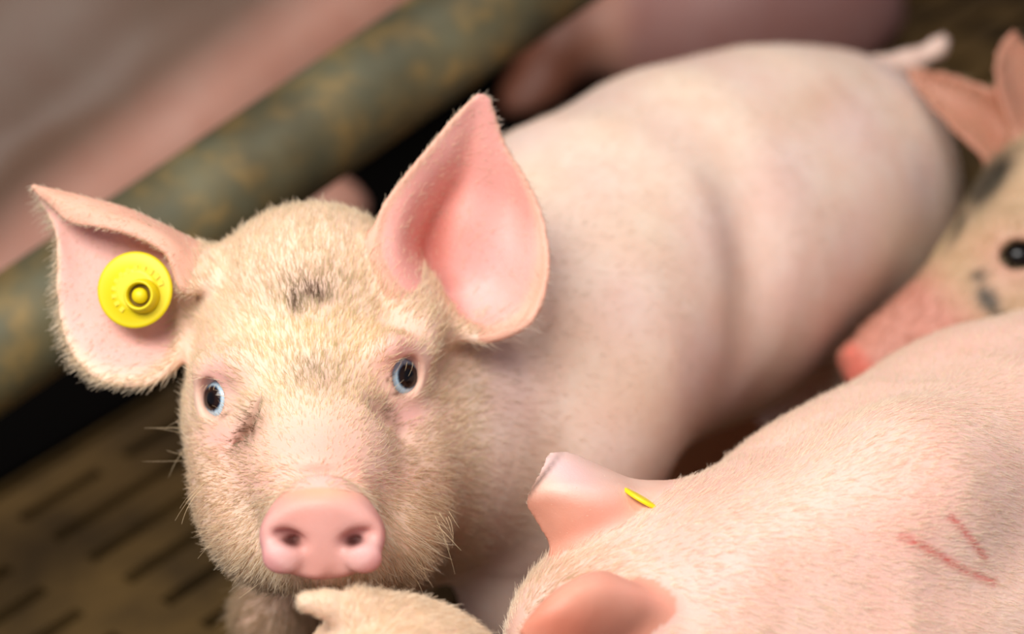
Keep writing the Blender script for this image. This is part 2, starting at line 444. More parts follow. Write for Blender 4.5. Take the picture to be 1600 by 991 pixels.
# ------------------------------------------------------------------ the main piglet
def main_piglet():
    F = Field(steps(-.262, .0022, -.178, .0013, -.020, .0022, .022, .005, .36),
              steps(-.56, .006, -.155, .0014, .055, .0022, .132, .005, .235),
              steps(-1.66, .006, -1.16, .003, -1.10, .0014, -.905))
    # trunk
    tr = [(V(540, 570, 1.13), .058), (V(690, 590, 1.18), .076), (V(830, 530, 1.235), .098), (V(930, 455, 1.29), .109),
          (V(1080, 378, 1.36), .1155), (V(1200, 318, 1.40), .104), (V(1285, 288, 1.43), .096)]
    F.chain(tr, .03)
    F.ell(V(1322, 385, 1.43), (.066, .083, .062), k=.04)                      # ham
    F.ell(V(1318, 495, 1.43), (.038, .055, .045), k=.03)
    F.ell(V(1075, 440, 1.345), (.085, .090, .085), k=.03)                     # belly
    leg(F, V(1325, 500, 1.42), V(1345, 590, 1.44), .036, .026, .016)
    leg(F, V(1225, 470, 1.47), V(1242, 645, 1.455), .040, .026, .018)
    F.ell(V(880, 600, 1.20), (.062, .09, .06), k=.05)                         # shoulder
    leg(F, V(850, 740, 1.185), V(805, 940, 1.19), .052, .030, .020, .04)
    F.chain([(V(720, 720, 1.17), .062), (V(600, 800, 1.15), .045)], .04)
    leg(F, V(600, 800, 1.15), V(428, 960, 1.13), .040, .021, .016)
    F.chain([(V(1370, 110, 1.46), .012), (V(1420, 98, 1.47), .008), (V(1465, 76, 1.475), .006), (V(1475, 60, 1.48), .004)], .012)  # tail
    F.ell(V(1198, 450, 1.217), (.010, .085, .011), np.array([[.99, .12, 0], [-.12, .99, 0], [0, 0, 1.]]), k=.036, sub=True) # flank crease
    # skull and face
    F.ell(V(490, 512, 1.082), (.0655, .0545, .062), k=.03)
    F.chain([(V(490, 470, 1.075), .052), (V(484, 600, 1.052), .047), (V(497, 720, 1.005), .035), (V(503, 815, .965), .0265)], .018)
    F.ell(V(372, 648, 1.070), (.028, .034, .045), k=.022)
    F.ell(V(612, 622, 1.075), (.032, .036, .045), k=.022)
    F.ell(V(388, 765, 1.045), (.0285, .034, .045), k=.024)
    F.ell(V(632, 745, 1.060), (.031, .038, .045), k=.024)
    F.ell(V(440, 838, 1.020), (.029, .026, .035), k=.022)
    F.ell(V(588, 830, 1.020), (.033, .030, .038), k=.022)
    F.ell(V(505, 800, 1.055), (.050, .040, .04), k=.02)
    F.ell(V(512, 880, .985), (.027, .014, .025), k=.014)
    F.ell(V(700, 690, 1.115), (.045, .06, .05), k=.03)
    # brows
    F.cone(V(322, 575, 1.022), V(366, 568, 1.010), .005, .006, .02)
    F.cone(V(612, 540, 1.014), V(660, 548, 1.030), .006, .005, .02)
    # snout
    n = np.array([.035, -.26, .96]); n /= np.linalg.norm(n); rt = np.array([1, -.02, -.04]); rt -= rt@n*n; rt /= np.linalg.norm(rt)
    rot = np.stack([rt, np.cross(n, rt), n])
    F.disc(V(504, 836, .940), .0296, .0212, .0085, .0055, rot, k=.006, power=1.95)
    F.ell(V(504, 800, .943), (.0205, .0185, .010), rot, k=.008)
    F.ell(V(504, 838, .9345), (.010, .014, .0035), rot, k=.006)               # septum bulge
    for x, s in ((452, -1), (556, 1)):
        c = V(x, 847, .928)
        ax = np.array([s*.92, .22, .25]); ax /= np.linalg.norm(ax); b = np.array([.2*s, -.25, .93]); b -= b@ax*ax; b /= np.linalg.norm(b)
        F.ell(c, (.0082, .0040, .011), np.stack([ax, np.cross(b, ax), b]), k=.005, sub=True)
        F.ell(V(x-s*3, 846, .931), (.0042, .0026, .014), k=.003, sub=True)
        F.ell(V(x+s*14, 874, .9325), (.008, .007, .004), rot, k=.006)         # pad under the nostril
    F.cone(V(517, 912, .935), V(514, 884, .924), .0036, .0012, .005, sub=True)
    F.ell(V(506, 742, .955), (.020, .003, .004), k=.008, sub=True)
    # tear creases
    F.chain([(V(412, 640, .999), .002), (V(398, 665, .997), .0022), (V(374, 700, 1.008), .001)], .010, sub=True)
    F.chain([(V(586, 632, .999), .001), (V(602, 650, 1.003), .0018), (V(630, 672, 1.013), .0008)], .010, sub=True)
    # jaw line fold toward neck
    F.cone(V(722, 650, 1.105), V(728, 800, 1.10), .004, .003, .02, sub=True)
    for x, y in ((752, 620), (786, 640)): F.cone(V(x, y, 1.108), V(x+30, y+110, 1.118), .004, .004, .012)
    # eyes: lids then openings
    eyes = {}
    for nm, (x, y, d, sx) in dict(l=(332, 622, 1.018, -1), r=(635, 587, 1.022, 1)).items():
        g = np.array([sx*.50, .05, .86]); g /= np.linalg.norm(g)
        front = V(x, y, d); c = front-g*.0125
        F.ell(c-g*.0005, (.0145,)*3, k=.010)
        v_ = np.array([sx*-.12, 1, .0]); v_ -= v_@g*g; v_ /= np.linalg.norm(v_); u_ = np.cross(v_, g)
        F.ell(front+g*.002, (.0082, .0104, .011), np.stack([u_, v_, g]), k=.003, sub=True)
        F.ell(c, (.0120,)*3, k=.001, sub=True)
        eyes[nm] = (c, g, sx)
    # ears
    R = [[(650, 505, 1.040), (658, 500, 1.060), (668, 500, 1.070), (682, 503, 1.074), (698, 508, 1.068), (712, 515, 1.060)],
         [(612, 455, 1.036), (638, 448, 1.050), (668, 455, 1.092), (700, 470, 1.098), (735, 497, 1.078), (765, 527, 1.056)],
         [(588, 400, 1.042), (622, 392, 1.050), (655, 402, 1.090), (705, 418, 1.090), (770, 455, 1.088), (828, 500, 1.062)],
         [(596, 335, 1.046), (635, 335, 1.056), (670, 350, 1.088), (722, 358, 1.084), (795, 388, 1.084), (854, 432, 1.064)],
         [(630, 282, 1.052), (664, 285, 1.062), (698, 298, 1.084), (742, 303, 1.082), (800, 325, 1.084), (850, 357, 1.070)],
         [(668, 236, 1.056), (697, 240, 1.064), (722, 250, 1.074), (757, 256, 1.076), (795, 272, 1.078), (826, 290, 1.073)],
         [(706, 190, 1.060), (724, 194, 1.065), (742, 199, 1.069), (758, 206, 1.070), (774, 215, 1.072), (788, 226, 1.072)],
         [(742, 152, 1.062), (746, 151, 1.063), (750, 150, 1.063), (755, 150, 1.064), (759, 152, 1.064), (764, 154, 1.065)]]
    F.sheet(*ear_grid(R), k=.012)
    F.cone(V(640, 492, 1.065), V(650, 505, 1.05), .016, .012, .02)
    L = [[(285, 530, 1.062), (292, 490, 1.072), (318, 440, 1.072), (338, 415, 1.062), (330, 425, 1.050), (318, 440, 1.044)],
         [(262, 576, 1.052), (268, 500, 1.070), (282, 420, 1.072), (308, 388, 1.060), (300, 408, 1.044), (288, 448, 1.038)],
         [(218, 600, 1.048), (226, 500, 1.064), (238, 400, 1.070), (262, 362, 1.058), (262, 375, 1.040), (262, 395, 1.036)],
         [(155, 590, 1.050), (168, 490, 1.060), (180, 390, 1.066), (200, 334, 1.056), (204, 345, 1.040), (210, 366, 1.036)],
         [(112, 545, 1.054), (122, 460, 1.060), (132, 375, 1.064), (148, 318, 1.056), (150, 330, 1.042), (152, 352, 1.038)],
         [(93, 470, 1.058), (98, 410, 1.060), (102, 355, 1.062), (108, 306, 1.057), (110, 322, 1.046), (112, 346, 1.044)],
         [(90, 370, 1.060), (88, 345, 1.061), (84, 318, 1.061), (82, 299, 1.058), (86, 310, 1.050), (90, 330, 1.048)],
         [(62, 308, 1.064), (58, 303, 1.064), (54, 297, 1.063), (50, 291, 1.062), (56, 297, 1.060), (62, 305, 1.058)]]
    F.sheet(*ear_grid(L, th=.0021), k=.010)
    F.cone(V(300, 480, 1.085), V(330, 470, 1.085), .018, .025, .02)
    F.floor_cut()
    vert, q = F.mesh(1); N = normals(vert, q)
    # colours of the hide
    px, py = px_of(vert); z = -vert[:, 2]
    def base_col(p):
        px, py = px_of(p); z = -p[:, 2]
        c = np.tile(lin(240, 216, 192), (len(p), 1))
        n1 = noise_field(p, 60, 11)
        c = blend(c, lin(228, 198, 196), np.clip(.5+.5*n1, 0, 1)*.5)
        head = np.clip((1.13-z)/.03, 0, 1)*np.clip((745-px)/30, 0, 1)
        c = blend(c, lin(242, 208, 180), head*.7)
        c = blend(c, lin(240, 180, 165), head*gauss(px, py, 495, 700, 110, 55)*.8)
        c = blend(c, lin(236, 178, 166), head*gauss(px, py, 503, 752, 130, 24)*.9)
        for e in ((340, 590, 38, 50), (625, 560, 42, 50), (345, 690, 35, 30), (640, 650, 40, 32)):
            c = blend(c, lin(235, 178, 168), head*gauss(px, py, *e)*.85)
        # inner faces of both ears
        u, v, w = EU[0], EU[1], EU[2]; er = w*(u > .02); c = blend(c, lin(238, 168, 158), er*.9)
        c = blend(c, lin(220, 132, 116), er*np.clip(np.exp(-((v+.30-.25*u)/.22)**2)*np.exp(-((u-.42)/.30)**2)*.8+np.exp(-((v-.05)/.18)**2-((u-.33)/.16)**2)*.5, 0, 1))
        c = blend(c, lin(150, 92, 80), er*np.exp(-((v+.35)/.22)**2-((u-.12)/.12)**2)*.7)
        c = blend(c, lin(242, 186, 182), er*np.exp(-((v-.55)/.35)**2-((u-.25)/.25)**2)*.7)
        u, v, w = EU[3], EU[4], EU[5]; el = w; c = blend(c, lin(234, 182, 172), el*.9)
        c = blend(c, lin(205, 130, 100), el*np.exp(-((v-.18)/.18)**2)*.75)
        return c, head, er, el
    EU = F.ear_uv(0, vert, N)+F.ear_uv(1, vert, N)
    c, head, er, el = base_col(vert)
    VD = np.stack([er, el, np.clip((EU[0] > .1)*1.+(EU[3] > .12)*(EU[4] > -.8), 0, 1)], 1)
    c = blend(c, lin(226, 170, 146), np.clip(VD[:, 2]-er-el, 0, 1)*.85)
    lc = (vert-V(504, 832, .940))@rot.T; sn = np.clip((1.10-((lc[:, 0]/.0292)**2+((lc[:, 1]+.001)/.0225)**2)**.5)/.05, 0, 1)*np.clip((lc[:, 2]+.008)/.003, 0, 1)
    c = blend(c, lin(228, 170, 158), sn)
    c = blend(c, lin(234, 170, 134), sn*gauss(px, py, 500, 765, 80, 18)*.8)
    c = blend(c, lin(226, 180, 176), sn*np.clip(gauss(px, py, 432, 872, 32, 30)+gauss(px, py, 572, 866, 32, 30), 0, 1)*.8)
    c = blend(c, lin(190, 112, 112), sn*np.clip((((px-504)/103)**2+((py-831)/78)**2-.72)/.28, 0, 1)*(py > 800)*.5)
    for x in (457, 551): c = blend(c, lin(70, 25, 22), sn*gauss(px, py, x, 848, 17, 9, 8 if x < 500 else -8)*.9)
    dirt = noise_field(vert, 900, 5)*.5+.5
    def stains(px, py, dirt, head):
        s = gauss(px, py, 463, 480, 10, 13)*.9+gauss(px, py, 492, 462, 24, 10, 15)*.85+gauss(px, py, 478, 455, 70, 38)*.34
        s = s+gauss(px, py, 495, 585, 42, 30)*.42+gauss(px, py, 390, 672, 14, 34, 35)*1.0+gauss(px, py, 606, 652, 30, 9, 40)*.55
        s = s+gauss(px, py, 636, 604, 20, 5, 12)*.3+gauss(px, py, 606, 594, 3, 5)*1.0+gauss(px, py, 619, 616, 9, 4)*.9+gauss(px, py, 352, 648, 12, 3, -35)*.8
        return np.clip(s*head*(.55+.9*dirt), 0, 1)
    c = blend(c, lin(100, 62, 28), stains(px, py, dirt, head)*.75)
    c = blend(c, lin(150, 108, 60), ((z > 1.08) & (z < 1.2))*gauss(px, py, 770, 545, 80, 22, -5)*.35)  # soft brown shadow under the right ear, painted into the colour
    c = blend(c, lin(205, 160, 120), (z > 1.2)*gauss(px, py, 1270, 160, 70, 35, -20)*.45)
    base = W(drop(V(900, 600, 1.28)))
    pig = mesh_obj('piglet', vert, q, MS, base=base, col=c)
    tag(pig, 'pale piglet looking up at the camera with a yellow tag in its ear', 'piglet')
    # eyes
    em, n_, l_, b_ = nodes('dark_wet_eye')
    at = n_.new('ShaderNodeAttribute'); at.attribute_name = 'Col'; l_.new(at.outputs['Color'], b_.inputs['Base Color'])
    b_.inputs['Roughness'].default_value = .04; b_.inputs['Specular IOR Level'].default_value = .28
    for k_, (ec, g, sx) in eyes.items():
        vs_ = []; fs = []; nu, nv = 48, 48
        for i in range(nv+1):
            a = math.pi*i/nv
            for j in range(nu): t = 2*math.pi*j/nu; vs_.append((math.sin(a)*math.cos(t), math.sin(a)*math.sin(t), math.cos(a)))
        fs = [(i*nu+j, (i+1)*nu+j, (i+1)*nu+(j+1) % nu, i*nu+(j+1) % nu) for i in range(nv) for j in range(nu)]
        D = np.array(vs_)
        ig = g+np.array([sx*.27, -.02, 0]); ig /= np.linalg.norm(ig)
        ca = D@ig; ang = np.degrees(np.arccos(np.clip(ca, -1, 1)))
        cc = np.tile(lin(10, 8, 9), (len(D), 1))
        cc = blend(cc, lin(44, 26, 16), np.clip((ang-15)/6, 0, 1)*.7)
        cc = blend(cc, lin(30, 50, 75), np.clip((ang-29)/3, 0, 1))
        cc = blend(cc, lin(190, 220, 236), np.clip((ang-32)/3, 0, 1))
        R_ = .0122*(1+.04*np.clip((ca-.86)/.14, 0, 1))
        e = mesh_obj('eye', ec+D*R_[:, None], fs, em, parent=pig, col=cc)
        e['label'] = 'shiny black eye with a pale blue sliver'
    # ---- tag in the ear
    ty = plain('yellow_plastic', lin(226, 204, 14), .45, .4)
    td = plain('dark_groove', lin(105, 82, 12), .6, .2)
    n = np.array([-.10, .06, .99]); n /= np.linalg.norm(n); u = np.array([1, 0, 0.]); u -= u@n*n; u /= np.linalg.norm(u); v = np.cross(n, u)
    tc_ = V(211, 453, 1.040)
    def lathe(prof, c, seg=64, mat=ty, name='x', parent=None, off=(0, 0)):
        vv = [c+u*(r*math.cos(2*math.pi*s/seg)+off[0])+v*(r*math.sin(2*math.pi*s/seg)+off[1])+n*h for r, h in prof for s in range(seg)]
        ff = [(i*seg+s, i*seg+(s+1) % seg, (i+1)*seg+(s+1) % seg, (i+1)*seg+s) for i in range(len(prof)-1) for s in range(seg)]
        ff += [tuple(range((len(prof)-1)*seg, len(prof)*seg)), tuple(range(seg))[::-1]]
        return mesh_obj(name, np.array(vv), ff, mat, parent=parent)
    t = lathe([(.0185, -.0012), (.0198, -.0008), (.0202, 0), (.0198, .0008), (.0185, .0011), (.012, .0010), (.0115, .0016), (.0090, .0017)], tc_, name='ear_tag', parent=pig)
    t['label'] = 'round yellow plastic ear tag'
    o_ = (.0045, -.0035)
    lathe([(.0094, 0), (.0090, .004), (.0078, .0090), (.0072, .0094), (.0064, .0090), (.0060, .0050), (.0060, .002)], tc_, name='tag_stud', parent=t, off=o_)
    lathe([(.0061, .0050), (.0058, .0052), (.0040, .0052), (.0039, .0048)], tc_, mat=td, name='stud_groove', parent=t, off=o_)
    lathe([(.0042, .0045), (.0040, .0075), (.0028, .0090), (.0012, .0096)], tc_, name='stud_tip', parent=t, off=o_)
    lv = []; lf = []
    for k_ in range(12):                                                        # raised marks round the stud
        a = math.radians(20+k_*19); cx_, cy_ = math.cos(a)*.0128+.002, math.sin(a)*.0122-.001
        for (ax_, ay_) in ((-.0011, -.0014), (.0011, -.0014), (.0011, .0014), (-.0011, .0014)):
            rx_ = ax_*math.sin(a)+ay_*math.cos(a); ry_ = -ax_*math.cos(a)+ay_*math.sin(a)
            for hh in (.0006, .0018): lv.append(tc_+u*(cx_+rx_)+v*(cy_+ry_)+n*hh)
        b0 = k_*8
        lf += [(b0+1, b0+3, b0+5, b0+7)]+[(b0+2*i, b0+(2*i+2) % 8, b0+(2*i+3) % 8, b0+(2*i+1) % 8) for i in range(4)]
    mesh_obj('tag_marks', np.array(lv), lf, ty, parent=t, smooth=False)
    # ---- fur
    def cmask(p):
        px, py = px_of(p); z = -p[:, 2]
        hd = np.clip((1.14-z)/.02, 0, 1)*np.clip((770-px)/30, 0, 1)
        lc = (p-V(504, 832, .940))@rot.T; snd = (((lc[:, 0]/.0292)**2+((lc[:, 1]+.001)/.0225)**2)**.5 < 1.07) & (lc[:, 2] > -.0055)
        ey = np.zeros(len(p), bool)
        for (c_, g_, s_) in eyes.values(): ey |= np.linalg.norm(p-(c_+g_*.0125), axis=1) < .0118
        return px, py, z, hd, snd, ey
    def dens(p, nn, D):
        px, py, z, hd, snd, ey = cmask(p)
        d = .22+.72*hd
        d = np.where(hd > .5, d*(1-.72*gauss(px, py, 500, 700, 90, 50)), d)
        for e in ((345, 600, 42, 50), (628, 570, 42, 52), (350, 675, 28, 24), (640, 645, 32, 25)): d = d*(1-.93*gauss(px, py, *e)*(hd > .5))
        d = np.where(D[:, :2].max(1) > .4, .22, d)
        d = np.where(D[:, 2] > .5, .35, d)
        d = np.where(snd | ey, 0, d)
        d = np.where((W(p)[:, 2] < .12), d*.3, d)
        return d
    sn_c = V(500, 760, .93); ax_b = tr[-1][0]-tr[2][0]; ax_b /= np.linalg.norm(ax_b)
    def dirf(p, nn, D):
        px, py, z, hd, snd, ey = cmask(p)
        a = p-sn_c; a[:, 2] *= .4; a /= np.linalg.norm(a, axis=1)[:, None]+1e-9
        ears = np.where((px < 290)[:, None], np.array([-.8, -.5, 0])[None], np.array([.15, .3, .0])[None])
        a = np.where(((px < 290) & (py < 600))[:, None], ears, a)
        b = ax_b[None]-UPV[None]*.55
        hh = np.clip((1.16-z)/.05, 0, 1)*np.clip((790-px)/60, 0, 1)
        return a*hh[:, None]+b*(1-hh[:, None])
    def lenf(p, D):
        px, py, z, hd, snd, ey = cmask(p)
        L = .0052+.0030*hd
        L = L-.0042*hd*gauss(px, py, 500, 690, 120, 70)
        L = L+.004*hd*np.clip((py-820)/60, 0, 1)+.003*hd*gauss(px, py, 650, 830, 50, 70)
        L = np.where(D[:, 1] > .4, .006, L); L = np.where(D[:, 0] > .4, .0035, L)
        L = np.where(D[:, 2] > .5, np.where((px < 280) & (py > 560), .0088, .0042), L)
        L = np.where((px > 700) & (px < 860) & (z < 1.12) & (py > 490), .008, L)
        return L
    def colf(p, r, D):
        px, py, z, hd, snd, ey = cmask(p)
        c = np.tile(lin(255, 243, 218), (len(p), 1)); c = blend(c, lin(245, 226, 206), 1-hd)
        c = blend(c, lin(236, 204, 158), hd*r.random(len(p))*.6)
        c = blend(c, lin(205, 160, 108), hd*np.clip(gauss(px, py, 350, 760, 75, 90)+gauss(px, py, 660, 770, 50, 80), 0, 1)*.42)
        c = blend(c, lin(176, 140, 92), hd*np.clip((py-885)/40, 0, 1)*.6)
        c = blend(c, lin(255, 238, 186), hd*gauss(px, py, 500, 540, 130, 130)*.9)
        s = stains(px, py, np.clip(noise_field(p, 900, 5)*.5+.5+r.normal(0, .25, len(p)), 0, 1.5), hd)
        c = blend(c, lin(96, 60, 26), np.clip(s*1.1, 0, 1))
        return c*r.uniform(.72, 1.05, (len(p), 1))
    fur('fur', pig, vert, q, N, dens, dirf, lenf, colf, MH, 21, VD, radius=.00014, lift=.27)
    # whiskers and lashes
    bv = BVHTree.FromPolygons([tuple(a) for a in vert[::1]], [tuple(a) for a in q]) if False else None
    r = np.random.default_rng(5); pts = []
    def whisk(x, y, d, dx, dy, L, curl=.2, npt=7, dz=.3):
        p = V(x, y, d); e = np.array([dx, -dy, dz]); e = e/np.linalg.norm(e); c = np.cross(e, [0, 0, 1.]); t = np.linspace(0, 1, npt)[:, None]
        pts.append(p+e*L*t+c*L*curl*t*t-UPV*L*.15*t*t)
    for i in range(34):
        x = r.uniform(300, 420); y = 760+(x-300)*1.15+r.normal(0, 10); whisk(x+12, y-8, 1.0, -.8, .5+r.normal(0, .3), r.uniform(.008, .024), r.normal(0, .25))
    for i in range(30):
        x = r.uniform(590, 715); y = 925-(x-590)*.9+r.normal(0, 16); whisk(x-8, y-12, 1.0, .6, .7+r.normal(0, .4), r.uniform(.006, .018), r.normal(0, .25))
    for i in range(26):
        x = r.uniform(430, 590); whisk(x, 905+r.normal(0, 6), .985, r.normal(0, .4), 1, r.uniform(.006, .013), r.normal(0, .3))
    for i in range(6): whisk(298, 655+i*13, 1.05, -1, r.normal(-.1, .5), r.uniform(.01, .028), r.normal(0, .4))
    for i in range(5): whisk(618+i*9, 566, 1.014, -.1+(i-2)*.18, .9, r.uniform(.005, .009), r.normal(.3, .2), dz=1.0)
    for i in range(5): whisk(318+i*6, 602, 1.012, -.35+(i-2)*.1, .5, r.uniform(.003, .005), r.normal(-.2, .2), dz=1.0)
    pts = np.array(pts); col = np.tile(lin(245, 222, 180), (len(pts), 1))
    hair_obj('whiskers', pig, pts, col, MH, .00012, r)
    return pig

main_piglet()

# ------------------------------------------------------------------ other pigs
def simple_col(F, vert, N, base_rgb, alt_rgb, inner=None, freq=50, seed=2):
    c = np.tile(lin(*base_rgb), (len(vert), 1))
    c = blend(c, lin(*alt_rgb), np.clip(.5+.5*noise_field(vert, freq, seed), 0, 1)*.6)
    W_ = np.zeros(len(vert))
    for i in range(len(F.ears)):
        u, v, w = F.ear_uv(i, vert, N); c = blend(c, lin(*(inner or (236, 176, 160))), ((u > 0.03) | (v != 0))*.85); W_ = np.maximum(W_, (u > .03)*1.)
    return c, W_

def front_piglet():
    """the piglet whose back fills the lower right"""
    F = Field(steps(-.06, .0022, .34, .006, .56), steps(-.62, .007, -.26, .003, -.20, .0022, -.05, .003, .08), steps(-1.42, .006, -1.20, .0022, -.82))
    F.chain([(V(940, 1290, 1.07), .025), (V(930, 1215, 1.04), .032), (V(940, 1140, 1.01), .045), (V(1000, 1035, .985), .055), (V(1080, 990, .995), .064),
             (V(1240, 1000, 1.02), .091), (V(1400, 957, 1.07), .115), (V(1600, 862, 1.14), .127), (V(1790, 775, 1.175), .118), (V(1900, 740, 1.20), .095)], .03)
    F.ell(V(960, 1010, .985), (.045, .040, .045), k=.03)
    F.chain([(V(1180, 880, .955), .02), (V(1420, 770, .985), .03), (V(1600, 690, 1.05), .03)], .04)
    leg(F, V(1250, 1180, 1.0), V(1240, 1330, .98), .05, .028, .02); leg(F, V(1150, 1120, 1.08), V(1130, 1280, 1.1), .045, .026, .02)
    leg(F, V(1820, 960, 1.22), V(1830, 1130, 1.22), .06, .03, .02); leg(F, V(1880, 900, 1.32), V(1900, 1060, 1.33), .055, .03, .02)
    # far ear (upper left) with a crease, near ear at the bottom
    A = [[(905, 900, .990), (935, 880, .985), (985, 850, .985), (1030, 820, .995), (1060, 800, 1.01), (1062, 775, 1.02)],
         [(885, 878, .985), (915, 850, .975), (962, 815, .972), (1005, 795, .985), (1030, 778, .998), (1020, 762, 1.012)],
         [(866, 850, .982), (893, 820, .970), (930, 788, .966), (968, 770, .978), (985, 764, .992), (978, 752, 1.008)],
         [(846, 818, .980), (866, 795, .970), (892, 770, .965), (925, 758, .974), (945, 748, .988), (935, 732, 1.002)],
         [(832, 796, .980), (842, 782, .972), (858, 764, .967), (880, 750, .972), (895, 730, .984), (888, 712, .996)],
         [(826, 786, .981), (830, 776, .976), (836, 764, .973), (846, 746, .974), (856, 725, .981), (860, 712, .990)]]
    F.sheet(*ear_grid(A, th=.0030), k=.008)
    B = [[(930, 1060, .930), (990, 1020, .940), (1060, 985, .950), (1120, 985, .970), (1160, 1010, .99)],
         [(905, 1045, .915), (955, 990, .915), (1020, 955, .925), (1075, 962, .945), (1110, 985, .965)],
         [(880, 1030, .905), (920, 965, .902), (972, 928, .912), (1020, 935, .930), (1045, 950, .948)],
         [(850, 1015, .902), (880, 960, .897), (918, 922, .902), (960, 908, .916), (985, 918, .930)],
         [(828, 1002, .903), (848, 965, .898), (872, 935, .900), (908, 908, .908), (940, 896, .918)],
         [(814, 990, .905), (822, 978, .903), (836, 960, .902), (856, 938, .905), (880, 918, .910)]]
    F.sheet(*ear_grid(B, th=.0028), k=.010)
    F.floor_cut()
    vert, q = F.mesh(1); N = normals(vert, q)
    c, ew = simple_col(F, vert, N, (242, 208, 190), (238, 186, 172), (226, 156, 130))
    px, py = px_of(vert); z = -vert[:, 2]
    c = blend(c, lin(240, 178, 168), (1-ew)*gauss(px, py, 1120, 880, 130, 90, -20)*.6)
    far = (px < 1070) & (py < 900) & (z > .95)
    c = blend(c, lin(236, 200, 180), ew*far*np.clip((785-py+(px-830)*.1)/30, 0, 1)*.8)  # fold shading put into the colour: paler above, orange-brown left below
    c = blend(c, lin(236, 205, 204), ew*far*gauss(px, py, 885, 735, 60, 26, 25)*.9)
    c = blend(c, lin(238, 186, 172), ew*far*gauss(px, py, 960, 850, 55, 45)*.8)
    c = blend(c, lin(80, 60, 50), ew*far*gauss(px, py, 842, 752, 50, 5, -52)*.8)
    c = blend(c, lin(206, 112, 84), ew*(py > 890)*gauss(px, py, 890, 985, 90, 50)*.7)
    c = blend(c, lin(240, 170, 150), ew*(py > 890)*gauss(px, py, 1010, 930, 110, 22, 20)*.6)
    for pts, wd in (([(1408, 838), (1440, 852), (1480, 876), (1512, 893), (1552, 910)], 6.0), ([(1486, 808), (1505, 828), (1524, 850), (1538, 872)], 5.5)):
        P_ = np.array(pts, float); t = np.linspace(0, len(P_)-1, 40); X = np.interp(t, range(len(P_)), P_[:, 0]); Y = np.interp(t, range(len(P_)), P_[:, 1])
        d = np.min((px[:, None]-X)**2+(py[:, None]-Y)**2, 1) if len(px) < 200000 else None
        if d is None:
            d = np.full(len(px), 1e9); m = (px > 1380) & (px < 1580) & (py > 780) & (py < 940)
            d[m] = np.min((px[m][:, None]-X)**2+(py[m][:, None]-Y)**2, 1)
        c = blend(c, lin(205, 60, 50), np.exp(-d/wd**2)*(.7+.3*np.clip(noise_field(vert, 500, 8)+.5, 0, 1)))
    base = W(drop(V(1450, 960, 1.08)))
    pig = mesh_obj('piglet', vert, q, MS, base=base, col=c)
    tag(pig, 'piglet seen from behind with two red scratches across its smooth back', 'piglet')
    spine = np.array([V(930, 900, .96), V(1040, 838, .955), V(1150, 797, .962), V(1297, 743, .985), V(1421, 673, 1.01), V(1594, 590, 1.06), V(1800, 500, 1.15)])
    t = np.linspace(0, len(spine)-1, 40); sp = np.stack([np.interp(t, range(len(spine)), spine[:, i]) for i in range(3)], 1)
    tg = np.gradient(sp, axis=0); tg /= np.linalg.norm(tg, axis=1)[:, None]
    def dirf(p, nn, D):
        out = np.zeros_like(p)
        for i in range(0, len(p), 20000):
            a = p[i:i+20000, None]-sp[None]; dd = (a[..., :2]**2).sum(-1); j = dd.argmin(1)
            off = p[i:i+20000]-sp[j]; r_ = np.linalg.norm(off, axis=1)[:, None]; T = tg[j]
            off = off-(off*T).sum(1)[:, None]*T; off /= np.linalg.norm(off, axis=1)[:, None]+1e-9
            out[i:i+20000] = T+off*np.clip(r_/.045, 0, 1.0)*.95
        e = D[:, 0] > .5
        out[e] = np.array([-.8, .1, 0])
        return out
    def dens(p, nn, D):
        px, py = px_of(p); vis = (py < 1060) & (px < 1680) & (W(p)[:, 2] > .1)
        d = np.where(vis, .95, .12); return np.where(D[:, 0] > .5, .25, d)
    def lenf(p, D):
        px, py = px_of(p); L = np.full(len(p), .0085); L = L+.004*gauss(px, py, 900, 920, 90, 60); return np.where(D[:, 0] > .5, .0025, L)
    def colf(p, r, D):
        c = np.tile(lin(255, 244, 224), (len(p), 1)); c = blend(c, lin(240, 212, 176), r.random(len(p))*.5)
        px, py = px_of(p); c = blend(c, lin(200, 165, 110), gauss(px, py, 890, 930, 80, 45)*.5)
        return c*r.uniform(.85, 1.05, (len(p), 1))
    fur('fur', pig, vert, q, N, dens, dirf, lenf, colf, MH, 31, np.stack([ew], 1), radius=.00013, lift=.13, wob=.05)
    # the tag seen edge-on in the far ear
    a, b = V(972, 764, .975), V(1040, 797, .985); mid = (a+b)/2; u = (b-a)/np.linalg.norm(b-a)
    n = np.cross(u, np.array([.35, -.25, .9])); n /= np.linalg.norm(n); v = np.cross(n, u); vv = []; seg = 56
    prof = [(.0100, -.0011), (.0112, -.0008), (.0114, 0), (.0112, .0008), (.0100, .0011)]
    for r_, h in prof:
        for s_ in range(seg): g = 2*math.pi*s_/seg; vv.append(mid+u*r_*math.cos(g)+v*r_*math.sin(g)+n*h)
    ff = [(i*seg+s_, i*seg+(s_+1) % seg, (i+1)*seg+(s_+1) % seg, (i+1)*seg+s_) for i in range(4) for s_ in range(seg)]+[tuple(range(4*seg, 5*seg)), tuple(range(seg))[::-1]]
    t_ = mesh_obj('ear_tag', np.array(vv), ff, plain('yellow_tag_plastic', lin(245, 220, 20), .4), parent=pig)
    t_['label'] = 'thin yellow ear tag seen edge-on'
front_piglet()

